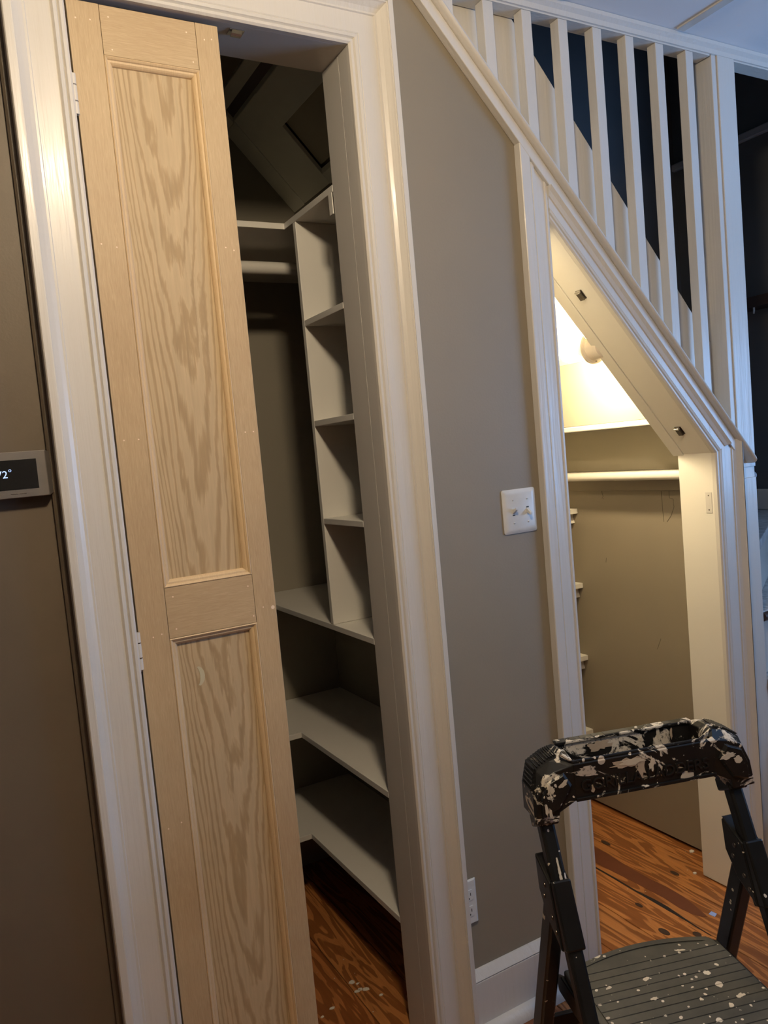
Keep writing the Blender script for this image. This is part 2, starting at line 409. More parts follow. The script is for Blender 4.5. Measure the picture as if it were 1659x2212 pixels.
D1L, D1R, D1T = 0.285, 0.875, 2.378           # first doorway
D2L, D2R = 1.42, 2.007                        # second doorway
WT = 0.125
def cap_low(x): return zperp(x, 0.060)
wf = MB()
J = 0.0185                                    # jamb boards stand in front of the rough opening
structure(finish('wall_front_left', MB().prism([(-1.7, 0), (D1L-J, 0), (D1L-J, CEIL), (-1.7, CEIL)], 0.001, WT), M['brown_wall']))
wf.prism([(D1L-J, D1T+J), (D1R+J, D1T+J), (D1R+J, CEIL), (D1L-J, CEIL)], 0.001, WT)
xt = 1.43 - (CEIL - 0.060/CS - 2.02)/SL
wf.prism([(D1R+J, 0), (D2L-J, 0), (D2L-J, cap_low(D2L-J)), (xt, CEIL), (D1R+J, CEIL)], 0.001, WT)
wf.prism([(D2L-J, zin(D2L-J)+0.0205), (D2R+J, zin(D2R+J)+0.0205), (D2R+J, cap_low(D2R+J)), (D2L-J, cap_low(D2L-J))], 0.001, WT)
structure(finish('wall_front', wf, M['taupe']))
structure(finish('wall_left', MB().box(-1.75, -1.7, -3.6, 0.0, 0, CEIL), M['taupe']))
structure(finish('wall_back', MB().box(-1.75, 3.76, -3.65, -3.6, 0, CEIL), M['taupe']))
wr = MB()
wr.box(3.7, 3.76, -3.6, -2.3, 0, CEIL).box(3.7, 3.76, -1.0, 0.0, 0, CEIL).box(3.7, 3.76, -2.3, -1.0, 0, 0.75).box(3.7, 3.76, -2.3, -1.0, 2.35, CEIL)
structure(finish('wall_right', wr, M['taupe']))
win = struct_root('window_1', (3.73, -1.65, 0.75))
wfm = MB().box(3.70, 3.76, -2.3, -2.24, 0.75, 2.35).box(3.70, 3.76, -1.06, -1.0, 0.75, 2.35).box(3.70, 3.76, -2.24, -1.06, 0.75, 0.81).box(3.70, 3.76, -2.24, -1.06, 2.29, 2.35).box(3.715, 3.745, -2.24, -1.06, 1.54, 1.57)
finish('window_frame', wfm, M['white'], win)
# stairwell behind the wall
structure(finish('wall_stair_back', MB().box(-0.3, 3.25, 1.05, 1.11, 0, 3.9), M['navy']))
structure(finish('wall_stair_right', MB().box(3.2, 3.26, 0.0, 1.05, 0, 3.9), M['navy']))
structure(finish('wall_stair_left', MB().box(-0.36, -0.3, 0.0, 1.11, 0, 3.9), M['navy']))
structure(finish('wall_stair_upper', MB().box(-0.36, 3.26, -0.03, 0.0, CEIL+0.055, 3.9), M['navy']))
structure(finish('wall_hall_right', MB().box(3.261, 3.76, 0.0, 0.06, 0, CEIL), M['taupe']))
structure(finish('ceiling_stairwell', MB().box(-0.36, 3.26, -0.03, 1.11, 3.9, 3.95), M['navy']))
# crown strip under the ceiling edge at the stairs, with the board the balusters run up to
crown = MB()
crown.prism([(-0.020, CEIL-0.001), (0.0, CEIL-0.001), (0.0, CEIL-0.030), (-0.006, CEIL-0.030), (-0.008, CEIL-0.018), (-0.018, CEIL-0.010)], 1.04, 3.2, 'x')
structure(finish('trim_1', crown, M['white']))
head = MB().box(1.04, 2.10, 0.0, 0.046, CEIL-0.034, CEIL+0.05).box(2.21, 3.2, 0.0, 0.046, CEIL-0.034, CEIL+0.05)
structure(finish('trim_2', head, M['white']))

# ------------------------------------------------------------------ closet one interior
BACK = 1.03
structure(finish('wall_closet_back', MB().box(0.10, 1.18, BACK, 1.045, 0, 2.70), M['taupe_dark']))
structure(finish('wall_closet_right', MB().box(1.1805, 1.1995, WT+0.001, BACK, 0, 2.515), M['taupe_dark']))
structure(finish('wall_closet_left', MB().box(0.08, 0.10, WT+0.001, 1.045, 0, 3.3), M['taupe_dark']))
def zs(x): return 2.359 - 1.1*(x-1.174)       # underside of the stairs above this closet
soff = struct_root('ceiling_closet')
def slope_board(x0, x1, y0, y1, off, th, mat, name):
    mb = MB().prism([(x0, zs(x0)+off), (x1, zs(x1)+off), (x1, zs(x1)+off+th), (x0, zs(x0)+off+th)], y0, y1)
    return finish(name, mb, mat, soff, bevel=0.002)
slope_board(0.10, 0.898, WT+0.001, 0.944, 0.006, 0.02, M['taupe'], 'soffit_board')
slope_board(0.8985, 0.926, WT+0.001, 0.944, 0.0, 0.02, M['soffit'], 'soffit_batten')
slope_board(0.926, 0.953, WT+0.001, 0.944, 0.016, 0.02, M['soffit_dark'], 'dark_strip')
slope_board(0.953, 1.032, WT+0.001, 0.732, 0.0, 0.02, M['soffit'], 'soffit_board')
slope_board(1.032, 1.154, WT+0.001, 0.732, 0.030, 0.02, M['beige'], 'recessed_panel')
slope_board(0.10, 1.22, WT+0.001, BACK-0.0005, 0.06, 0.02, M['taupe_dark'], 'soffit_light_seal')  # cover slab added above the soffit boards to seal out leaking light
slope_board(1.154, 1.180, WT+0.001, 0.732, 0.0, 0.02, M['soffit'], 'soffit_board')
slope_board(0.953, 1.180, 0.733, 0.936, 0.003, 0.02, M['soffit'], 'soffit_board')
slope_board(0.10, 0.953, 0.945, BACK-0.0005, 0.0, 0.02, M['soffit'], 'soffit_board')
slope_board(0.9535, 1.180, 0.937, BACK-0.0005, 0.0, 0.02, M['soffit'], 'soffit_board')

# ------------------------------------------------------------------ closet two interior
structure(finish('wall_nook_right', MB().box(2.116, 2.135, WT+0.001, BACK, 0.012, 1.487), M['taupe']))
structure(finish('wall_nook_back', MB().box(1.2005, 2.135, BACK, 1.045, 0, 2.40), M['taupe']))
def zn(x): return 1.725 - 1.1*(x-1.93)        # white sloped ceiling over this closet
structure(finish('ceiling_nook', MB().prism([(1.2005, zn(1.2005)), (1.93, zn(1.93)), (1.93, zn(1.93)+0.02), (1.2005, zn(1.2005)+0.02)], WT+0.001, BACK-0.001), M['cream']))

NR = bpy.data.objects['wall_nook_right']
for pts in ([(0.295, 1.261), (0.294, 1.206), (0.292, 1.155)], [(0.262, 1.261), (0.262, 1.237), (0.247, 1.234), (0.245, 1.207), (0.259, 1.177), (0.278, 1.155)], [(0.575, 1.261), (0.568, 1.241), (0.576, 1.234), (0.566, 1.231)], [(0.573, 1.009), (0.577, 0.991)], [(0.337, 0.738), (0.356, 0.697)]):
    finish('crack', MB().tube([(2.1159, y_, z_) for y_, z_ in pts], 0.0009, 6), M['brown_wall'], NR)
# ------------------------------------------------------------------ first doorway: casing and jambs
PROF = [(0, 0), (0, 0.012), (0.004, 0.016), (0.009, 0.0165), (0.012, 0.012), (0.015, 0.017), (0.021, 0.0185), (0.025, 0.014), (0.0265, 0.0155),
        (0.068, 0.0155), (0.070, 0.0185), (0.074, 0.0185), (0.082, 0.023), (0.089, 0.030), (0.092, 0.033), (0.0935, 0.036), (0.096, 0.0365), (0.096, 0.0385), (0.108, 0.0385), (0.110, 0.036), (0.110, 0)]
fr1 = struct_root('door_1', (0.58, 0, 0))
path1 = [(D1L, 0.001), (D1L, D1T), (D1R, D1T), (D1R, 0.001)]
for i, nm in enumerate(('casing_leg', 'casing_head', 'casing_leg')):
    finish(nm, sweep(path1, PROF, i, 1), M['white'], fr1)
def jamb(mb, nm='jamb'): return finish(nm, mb, M['white_jamb'], fr1, bevel=0.0015)
finish('jamb', MB().box(D1R, D1R+0.018, 0.0, 0.0405, 0.001, D1T), M['white_jamb'], fr1); finish('door_stop', MB().box(D1R, D1R+0.018, 0.0425, WT, 0.001, D1T-0.0005), M['white_jamb'], fr1)
jamb(MB().box(D1L-0.018, D1L, 0.0, WT, 0.001, D1T))
jamb(MB().box(D1L-0.018, D1R+0.018, 0.0, WT, D1T, D1T+0.018))
jamb(MB().box(D1L+0.0003, D1L+0.0035, 0.042, WT+0.001, 0.001, D1T-0.001), 'door_stop')
# taupe bead left of the casing
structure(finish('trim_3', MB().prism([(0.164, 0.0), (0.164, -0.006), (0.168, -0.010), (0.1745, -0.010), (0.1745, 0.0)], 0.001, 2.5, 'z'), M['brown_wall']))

# ------------------------------------------------------------------ the bare wood closet door
door = thing('closet_door', 'bare unpainted wood panel door leaf closing the left half of the closet', 'door', (0.435, 0.018, 0.008))
LX0, LX1, LZ0, LZ1 = 0.2905, 0.581, 0.008, 2.368
SX0, SX1 = 0.349, 0.5345
YF, YB = 0.0, 0.034
def leaf(nm, x0, x1, z0, z1, mat): return finish(nm, MB().box(x0, x1, YF, YB, z0, z1), mat, door, bevel=0.0008)
leaf('stile', LX0, SX0, LZ0, LZ1, M['maple_v']); leaf('stile', SX1, LX1, LZ0, LZ1, M['maple_v'])
leaf('top_rail', SX0+0.0006, SX1-0.0006, 2.2755, LZ1-0.0005, M['maple_h'])
leaf('lock_rail', SX0+0.0006, SX1-0.0006, 1.1425, 1.2450, M['maple_h'])
leaf('bottom_rail', SX0+0.0006, SX1-0.0006, LZ0, 0.21, M['maple_h'])
for z0, z1 in ((1.2455, 2.2750), (0.2105, 1.1420)):
    finish('panel', MB().box(SX0+0.0004, SX1-0.0004, 0.012, 0.026, z0, z1), M['oak'], door)
    pth = [(SX0+0.0003, z0), (SX0+0.0003, z1), (SX1-0.0003, z1), (SX1-0.0003, z0), (SX0+0.0003, z0)]
    pr = [(0, -0.0115), (0, 0.0), (0.002, 0.0012), (0.005, -0.001), (0.0065, -0.0035), (0.010, -0.004), (0.0125, -0.006), (0.0145, -0.0085), (0.0155, -0.0115)]
    for i in range(4):
        a, b = Vector(pth[i]), Vector(pth[i+1]); t = (b-a).normalized(); n = Vector((t.y, -t.x))
        rings = []
        for p, sgn in ((a, 1), (b, -1)):
            rings.append([(p.x+n.x*d+t.x*d*sgn, -q, p.y+n.y*d+t.y*d*sgn) for d, q in pr])
        finish('panel_moulding', MB().loft(rings), M['pine_mould'], door)
def dot(x, z, r, y=YF, mat='filler', nm='filler_spot'):
    return finish(nm, MB().lathe((x, y-0.0003, z), (0, 1, 0), [(0, r), (0.0008, r)], 9), M[mat], door)
for x, z in ((0.305, 2.335), (0.331, 2.336), (0.365, 2.347), (0.366, 2.287), (0.515, 2.345), (0.523, 2.289), (0.551, 2.337), (0.566, 2.340),
             (0.305, 1.92), (0.333, 1.915), (0.551, 1.925), (0.568, 1.92), (0.305, 1.545), (0.333, 1.545), (0.552, 1.545), (0.570, 1.545),
             (0.365, 1.226), (0.365, 1.160), (0.523, 1.222), (0.529, 1.157), (0.552, 1.172), (0.318, 1.152), (0.335, 1.155), (0.305, 0.76), (0.332, 0.765)):
    dot(x, z, 0.0016)
dot(0.5735, 1.168, 0.0042)
cres = [(0.396+0.017*math.cos(t)*0.9+0.004, 1.052+0.021*math.sin(t)) for t in [R(-75+15*q) for q in range(11)]]
cres += [(0.396+0.0085*math.cos(t)+0.001, 1.052+0.020*math.sin(t)) for t in [R(70-14*q) for q in range(11)]]
finish('filler_patch', MB().prism(cres, 0.0115, 0.0121), M['moon_filler'], door)['label'] = 'pale crescent of filler'
for zc in (2.192, 1.131, 0.25):
    h = finish('hinge', MB().tube([(0.2872, -0.0045, zc-0.037), (0.2872, -0.0045, zc+0.037)], 0.0052, 14), M['white'], door, smooth=True)
    h['label'] = 'white painted hinge knuckle'
    for dz in (-0.0135, 0.0165):
        finish('hinge_gap', MB().tube([(0.2872, -0.0045, zc+dz-0.0012), (0.2872, -0.0045, zc+dz+0.0012)], 0.00535, 14), M['chrome'], h)
    finish('hinge_pin', MB().tube([(0.2872, -0.0045, zc-0.0405), (0.2872, -0.0045, zc-0.0372)], [0.0035, 0.0048], 12), M['chrome'], h)

# catch on the head of the first doorway
cat = thing('door_catch', 'small steel catch plate under the head of the tall closet doorway', 'catch', (0.627, 0.024, 2.366))
finish('catch_plate', MB().box(0.613, 0.645, 0.012, 0.036, 2.3755, 2.3775), M['chrome'], cat, bevel=0.0004)
finish('catch_tongue', MB().prism([(0.012, 2.3752), (0.016, 2.3752), (0.024, 2.3690), (0.030, 2.3690), (0.030, 2.3705), (0.0245, 2.3705)], 0.618, 0.640, 'x'), M['chrome'], cat)

# ------------------------------------------------------------------ shelves of the first closet
def shelf(nm, poly, z0, z1, label, group='white shelves of the tall closet'):
    return tag(finish(nm, MB().prism(poly, z0, z1, 'z'), M['shelf'], bevel=0.0012), label, 'shelf', group)
XR, XS, YJ, XL = 1.1798, 0.875, WT+0.0025, 0.1005
def Lshape(yb): return [(XS, YJ), (XR, YJ), (XR, BACK-0.001), (XL, BACK-0.001), (XL, yb), (XS, yb)]
shelf('corner_shelf', Lshape(0.433), 2.1055, 2.122, 'topmost white corner shelf, above the clothes rod and cubbies in the closet')
shelf('corner_shelf', Lshape(0.80), 1.002, 1.018, 'waist high white corner shelf carrying the upright cubby divider')
shelf('corner_shelf', Lshape(0.683), 0.606, 0.623, 'white corner shelf next below the one carrying the cubby divider')
shelf('corner_shelf', Lshape(0.683), 0.274, 0.291, 'lowest white corner shelf, just above the dark closet floor')
tag(finish('divider_panel', MB().box(XS, XR, 0.3600, 0.3765, 1.0185, 2.1050), M['shelf'], bevel=0.001), 'tall white upright panel behind the stacked cubby shelves', 'panel')
for z, lab in ((1.846, 'uppermost of three small white cubby shelves'), (1.578, 'middle of three small white cubby shelves'), (1.313, 'lowest of three small white cubby shelves')):
    shelf('cubby_shelf', [(XS, YJ), (XR, YJ), (XR, 0.3592), (XS, 0.3592)], z-0.0155, z, lab+' between doorway jamb and upright panel', 'cubby shelves')
tag(finish('clothes_rod', MB().tube([(XL+0.0005, 0.615, 2.047), (XR-0.001, 0.615, 2.047)], 0.0185, 20), M['shelf'], smooth=True), 'round off-white clothes rod under the top closet shelf', 'rod')
tag(finish('shelf_cleat', MB().box(0.872, 0.8745, WT+0.004, WT+0.022, 2.055, 2.1045), M['shelf']), 'narrow white strip hanging under the top shelf at the right jamb', 'strip')

# ------------------------------------------------------------------ second doorway under the stairs
PROF2 = [(0, 0), (0, 0.012), (0.004, 0.0155), (0.009, 0.0155), (0.011, 0.012), (0.040, 0.012), (0.042, 0.016), (0.050, 0.0165), (0.053, 0.012), (0.056, 0.019), (0.060, 0.022), (0.086, 0.022), (0.088, 0.020), (0.088, 0)]
fr2 = struct_root('door_2', (1.71, 0, 0))
xl_top = D2L
leftpath = [(D2L, 0.001), (D2L, zin(D2L))]
# the left leg runs up beside the slope: its top is cut along the sloped board above it
def leg_cut(prof, x0, sgn, ztop):
    lo = [(x0+sgn*d, -p, 0.001) for d, p in prof]; hi = [(x0+sgn*d, -p, ztop(x0+sgn*d)) for d, p in prof]
    return MB().loft([lo, hi])
finish('casing_leg', leg_cut(PROF2, D2L, -1, lambda x: zperp(x, 0.0580)), M['white'], fr2)
rprof = [(d, p) for d, p in PROF[:-4]] + [(0.094, 0.0365), (0.097, 0.0365), (0.097, 0)]
pathR = [(D2R+0.001, 0.001), (D2R+0.001, zin(D2R))]
finish('casing_leg', leg_cut(rprof, D2R, 1, lambda x: zin(D2R) + (x-D2R)*0.42), M['white'], fr2)
sprof = [(0, 0), (0, 0.012), (0.004, 0.016), (0.008, 0.0165), (0.010, 0.012), (0.013, 0.017), (0.018, 0.0185), (0.021, 0.014), (0.0225, 0.0155), (0.040, 0.0155), (0.0415, 0.0185), (0.050, 0.023), (0.0575, 0.030), (0.0575, 0)]
def slope_sweep(prof, xa, xb, cutR=None):
    ra, rb = [], []
    for d, p in prof:
        # perpendicular to the slope points up and right: (SN, CS)
        base = lambda x: (x, zin(x)+d/CS)
        xr = cutR(d) if cutR else xb
        for r, x in ((ra, xa), (rb, xr)): bx, bz = base(x); r.append((bx, -p, bz))
    return MB().loft([ra, rb])
finish('casing_head', slope_sweep(sprof, D2L-0.001, D2R, lambda d: D2R + d/CS/(SL+0.42)), M['white'], fr2)
def jamb2(mb, nm='jamb', mat='cream'): return finish(nm, mb, M[mat], fr2, bevel=0.0015)
jamb2(MB().box(D2R, D2R+0.018, 0.0, WT, 0.003, zin(D2R)+0.03)); jamb2(MB().box(D2L-0.018, D2L, 0.0, WT, 0.001, zin(D2L)))
def slab(xa, xb, y0, y1, off, th):
    return MB().prism([(xa, zin(xa)+off), (xb, zin(xb)+off), (xb, zin(xb)+off+th), (xa, zin(xa)+off+th)], y0, y1)
jamb2(slab(D2L, D2R, 0.0, 0.101, 0.0, 0.02), 'sloped_jamb'); jamb2(slab(D2L, D2R, 0.102, 0.143, -0.004, 0.02), 'sloped_lining')
# painted strike plate let into the right jamb
st = finish('strike_plate', MB().box(D2R-0.0012, D2R+0.0006, 0.008, 0.030, 1.204, 1.268), M['white'], fr2, bevel=0.0004)
for z in (1.214, 1.258): finish('screw', MB().lathe((D2R-0.0016, 0.019, z), (1, 0, 0), [(0, 0.0022), (0.0006, 0.0022)], 10), M['steel_dark'], st)
for (yy, lab) in ((0.052, None),):
    for xc, lab in ((1.575, 'upper dark steel roller catch on the sloped head of the under-stair doorway'), (1.937, 'lower dark steel roller catch on the sloped head of the under-stair doorway')):
        zc = zin(xc); c = thing('roller_catch', lab, 'catch', (xc, 0.052, zc-0.012), 0, 'steel catches on the sloped head')
        t = Vector((CS, 0, -SN)); n = Vector((-SN, 0, -CS)); o = Vector((xc, 0.052, zc))
        def q(u, v, w): return o + t*u + Vector((0, 1, 0))*v + n*w
        def obx(u0, u1, v0, v1, w0, w1): return MB().hexa([q(u0, v0, w0), q(u1, v0, w0), q(u1, v1, w0), q(u0, v1, w0), q(u0, v0, w1), q(u1, v0, w1), q(u1, v1, w1), q(u0, v1, w1)])
        finish('catch_plate', obx(-0.015, 0.015, -0.011, 0.011, 0.0002, 0.0022), M['steel_dark'], c, bevel=0.0004)
        finish('catch_body', obx(-0.010, 0.015, -0.008, 0.008, 0.0022, 0.0090), M['steel_dark'], c, bevel=0.0008)
        finish('catch_spring', obx(-0.015, -0.0095, -0.0085, 0.0085, 0.0024, 0.0105), M['chrome'], c, bevel=0.0008)

# things inside the second closet
sh = thing('wall_shelf', 'narrow cream shelf with rounded edge fixed high on the right wall of the under-stair closet', 'shelf', (2.07, 0.58, 1.262))
pr = [(2.1157, 1.306), (2.032, 1.306), (2.024, 1.309), (2.0195, 1.315), (2.0185, 1.321), (2.0195, 1.327), (2.024, 1.333), (2.032, 1.3355), (2.1157, 1.3355)]
finish('board', MB().prism(pr, WT+0.002, BACK-0.001), M['cream'], sh, smooth=True)
finish('cleat', MB().box(2.104, 2.1157, WT+0.002, BACK-0.001, 1.264, 1.3055), M['taupe'], sh, bevel=0.001)
for i, (z, lab) in enumerate(((1.193, 'highest of four short white shelves at the back of the under-stair closet'), (0.899, 'second highest of four short white shelves at the back of the under-stair closet'), (0.610, 'third of four short white shelves at the back of the under-stair closet'), (0.309, 'lowest of four short white shelves, seen just over the ladder handle'))):
    s = thing('back_shelf', lab, 'shelf', (1.66, 0.87, z-0.06), 0, 'short shelves at the back of the under-stair closet')
    finish('board', MB().box(1.2015, 2.1155, 0.7085, BACK-0.001, z-0.0195, z), M['cream'], s, bevel=0.001)
    finish('cleat', MB().prism([(0.735, z-0.0198), (0.735, z-0.035), (0.728, z-0.058), (0.760, z-0.058), (BACK-0.001, z-0.058), (BACK-0.001, z-0.0198)], 2.094, 2.1155, 'x'), M['cream'], s, bevel=0.001)
tag(finish('paper_scrap', MB().prism([(1.975, 0.29), (1.978, 0.36), (1.985, 0.37), (1.988, 0.28)], 1.5076, 1.5082, 'z'), plain('yellow_paper', (0.75, 0.72, 0.05), 0.7)), 'yellow-green scrap lying on the ledge under the stair back', 'scrap')

# porcelain lamp holder on the inside of the wall over the sloped head
lh = thing('lamp_holder', 'white porcelain lamp holder with lit bulb under the stairs', 'lamp', (1.725, WT+0.002, 1.733))
LO = (1.725, WT+0.0015, 1.733)
finish('lamp_base', MB().lathe(LO, (0, 1, 0), [(0, 0.030), (0.002, 0.036), (0.030, 0.040), (0.040, 0.0405)], 36), M['ceramic'], lh, smooth=True)
finish('lamp_rim', MB().lathe(LO, (0, 1, 0), [(0.0402, 0.044), (0.042, 0.0485), (0.050, 0.0485), (0.052, 0.044)], 36), M['ceramic'], lh, smooth=True)
finish('lamp_socket', MB().lathe(LO, (0, 1, 0), [(0.0522, 0.019), (0.070, 0.0185), (0.098, 0.018)], 24), M['ceramic'], lh, smooth=True)
finish('lamp_screw', MB().lathe((1.716, WT+0.030, 1.690), (-0.2, -1, -0.3), [(0, 0.003), (0.004, 0.0015)], 10), M['chrome'], lh)
finish('bulb', MB().lathe(LO, (0, 1, 0), [(0.099, 0.012), (0.112, 0.016), (0.128, 0.026), (0.145, 0.030), (0.162, 0.027), (0.173, 0.016), (0.177, 0.003)], 20), M['bulb'], lh, smooth=True)

# ------------------------------------------------------------------ baseboard between the doorways
bb = struct_root('baseboard_front', (1.16, 0, 0))
bx0, bx1 = D1R+0.1105, D2L-0.0885
finish('board', MB().box(bx0, bx1, -0.018, -0.0002, 0.001, 0.1405), M['white'], bb, bevel=0.0015)
finish('cap', MB().prism([(-0.0002, 0.142), (-0.0175, 0.142), (-0.019, 0.145), (-0.016, 0.1495), (-0.005, 0.166), (-0.0002, 0.166)], bx0, bx1, 'x'), M['white'], bb)
finish('shoe', MB().prism([(-0.0184, 0.001)] + [(-0.0184-0.026*math.cos(t), 0.001+0.030*math.sin(t)) for t in [R(15*q) for q in range(7)]], bx0, bx1, 'x'), M['white'], bb, smooth=True)
structure(finish('baseboard_left', MB().box(-1.69, 0.174, -0.018, -0.0002, 0.001, 0.15), M['white'], bevel=0.002))

# ------------------------------------------------------------------ electrical things on the wall
sw = thing('light_switch', 'white double toggle light switch plate on the taupe wall between the doorways', 'switch', (1.26, -0.002, 1.241))
def plate(x0, x1, z0, z1, t, ins, r0):
    def ring(i, y):
        xa, xb, za, zb = x0+i, x1-i, z0+i, z1-i; r = r0
        pts = []
        for cx_, cz_, a0 in ((xb-r, zb-r, 0), (xa+r, zb-r, 90), (xa+r, za+r, 180), (xb-r, za+r, 270)):
            for q in range(4): t_ = R(a0+30*q); pts.append((cx_+r*math.cos(t_), y, cz_+r*math.sin(t_)))
        return pts
    return MB().loft([ring(0, 0.0006), ring(0, -0.0018), ring(ins*0.45, -t*0.75), ring(ins, -t)])
finish('plate', plate(1.2065, 1.3130, 1.2410, 1.3540, 0.0065, 0.011, 0.006), M['plastic_white'], sw, smooth=True)
for i, (tx, up_) in enumerate(((1.2370, 1), (1.2825, -1))):
    for z in (1.327, 1.268):
        s = finish('screw', MB().lathe((tx, -0.0064, z), (0, -1, 0), [(0, 0.0027), (0.0009, 0.0025), (0.0013, 0.0015)], 12), M['plastic_white'], sw, smooth=True)
        finish('screw_slot', MB().box(tx-0.0022, tx+0.0022, -0.00785, -0.0076, z-0.0003, z+0.0003), M['slot'], s)
    sl = finish('toggle_slot', MB().box(tx-0.0050, tx+0.0050, -0.0068, -0.0063, 1.2855, 1.3095), M['plastic_white'], sw, bevel=0.0002)
    finish('slot_gap', MB().box(tx-0.0040, tx+0.0040, -0.0070, -0.0066, 1.287 if up_ > 0 else 1.304, 1.290 if up_ > 0 else 1.307), M['slot'], sl)
    zc = 1.2975
    finish('toggle', MB().loft([[(tx-0.0040, -0.0066, zc-0.006), (tx+0.0040, -0.0066, zc-0.006), (tx+0.0040, -0.0066, zc+0.006), (tx-0.0040, -0.0066, zc+0.006)],
                                [(tx-0.0034, -0.0205, zc+up_*0.0085-0.0035), (tx+0.0034, -0.0205, zc+up_*0.0085-0.0035), (tx+0.0034, -0.0205, zc+up_*0.0085+0.0025), (tx-0.0034, -0.0205, zc+up_*0.0085+0.0025)]]), M['plastic_white'], sw, bevel=0.0008)
ou = thing('power_outlet', 'white double socket outlet low on the wall against the tall closet casing', 'outlet', (1.007, -0.002, 0.289))
finish('plate', MB().loft([[(0.9862, 0.0, 0.2885), (1.0290, 0.0, 0.2885), (1.0290, 0.0, 0.4010), (0.9862, 0.0, 0.4010)], [(0.9862, -0.003, 0.2885), (1.0290, -0.003, 0.2885), (1.0290, -0.003, 0.4010), (0.9862, -0.003, 0.4010)],
                         [(0.9862, -0.0065, 0.2905), (1.0225, -0.0065, 0.2905), (1.0225, -0.0065, 0.3990), (0.9862, -0.0065, 0.3990)]]), M['plastic_white'], ou, bevel=0.0008)
for zc in (0.3640, 0.3230):
    pts = []
    for q in range(28):
        t = 2*math.pi*q/28; pts.append((1.0025+max(-0.0140, min(0.0140, 0.0172*math.cos(t))), zc+max(-0.0135, min(0.0135, 0.0172*math.sin(t)))))
    s = finish('socket', MB().prism(pts, -0.0084, -0.0064), M['plastic_white'], ou, bevel=0.0005)
    finish('slot', MB().box(0.9955, 0.9972, -0.0088, -0.0083, zc-0.001, zc+0.0075), M['slot'], s); finish('slot', MB().box(1.0078, 1.0095, -0.0088, -0.0083, zc-0.001, zc+0.0065), M['slot'], s)
    finish('slot', MB().lathe((1.0025, -0.0088, zc-0.0075), (0, 1, 0), [(0, 0.0026), (0.0005, 0.0026)], 12), M['slot'], s)
finish('screw', MB().lathe((1.0025, -0.0064, 0.3435), (0, -1, 0), [(0, 0.0028), (0.0010, 0.0024), (0.0014, 0.001)], 12), M['plastic_white'], ou, smooth=True)

th = thing('thermostat', 'grey metal thermostat with a dark screen showing 72 degrees, left of the casing', 'thermostat', (0.09, -0.001, 1.453))
def rect(x0, x1, z0, z1, y): return [(x0, y, z0), (x1, y, z0), (x1, y, z1), (x0, y, z1)]
finish('body', MB().loft([rect(0.018, 0.1705, 1.460, 1.532, -0.0002), rect(0.018, 0.1700, 1.460, 1.5325, -0.005), rect(0.026, 0.1590, 1.4535, 1.5375, -0.0235), rect(0.0275, 0.1575, 1.455, 1.536, -0.0245)]), M['nickel'], th, bevel=0.0012)
finish('screen', MB().box(0.042, 0.1420, -0.0250, -0.0244, 1.4690, 1.5225), M['screen'], th)
mw = Matrix.Translation((0.0745, -0.0256, 1.4912)) @ Matrix.Rotation(R(90), 4, 'X')
text_mesh('digits', '72', 0.0185, 0.0002, M['digit'], th, mw)
ring = MB(); pts_o = [(0.0970+0.0020*math.cos(2*math.pi*q/16), 1.5038+0.0020*math.sin(2*math.pi*q/16)) for q in range(16)]
ring.tube([(p[0], -0.0256, p[1]) for p in pts_o]+[(pts_o[0][0], -0.0256, pts_o[0][1])], 0.0005, 6)
finish('degree_sign', ring, M['digit'], th)
for a, b in ((0.094, 0.106), (0.1085, 0.120)):
    finish('maker_mark', MB().tube([(a+(b-a)*q/8, -0.0247, 1.4612+0.0006*math.sin(q*2.4)) for q in range(9)], 0.00045, 5), M['steel_dark'], th)

# ------------------------------------------------------------------ stair railing
rl = thing('stair_railing', 'white painted stair railing with square balusters rising to the ceiling', 'railing', (1.62, 0.02, 1.34))
def cap_board(nm, p0, p1, y0, y1, xa, xb, bevel=0.002):
    # board parallel to the stair slope between perpendicular heights p0..p1
    mb = MB(); pts = []
    for x, p in ((xa, p0), (xb, p0), (xb, p1), (xa, p1)): pts.append((x, zperp(x, p)))
    mb.prism(pts, y0, y1); return finish(nm, mb, M['white'], rl, bevel=bevel)
XA = xt-0.03
cap_board('fascia', 0.0585, 0.0855, -0.022, 0.0005, XA, 2.106)
nose = [(-0.022, 0.0860), (-0.032, 0.0865), (-0.038, 0.0895), (-0.0405, 0.0935), (-0.0385, 0.0985), (-0.033, 0.1010), (0.048, 0.1010), (0.048, 0.0860)]
ra = [(XA, y, zperp(XA, p)) for y, p in nose]; XE = 2.163
rb = [(XE, y, zperp(XE, p)) for y, p in nose]
finish('cap_rail', MB().loft([ra, rb]), M['white'], rl, smooth=True)
for i in range(8):
    x0 = 1.146 + 0.1213*i - (0.003 if i == 6 else 0)
    x1 = x0+0.0315; y0, y1 = 0.001, 0.031
    zb = lambda x: zperp(x, 0.1012)
    zt = CEIL-0.0345
    if zb(x1) > zt: continue
    mb = MB().hexa([(x0, y0, zb(x0)), (x1, y0, zb(x1)), (x1, y1, zb(x1)), (x0, y1, zb(x0)), (x0, y0, zt), (x1, y0, zt), (x1, y1, zt), (x0, y1, zt)])
    finish('baluster', mb, M['white'], rl, bevel=0.001)
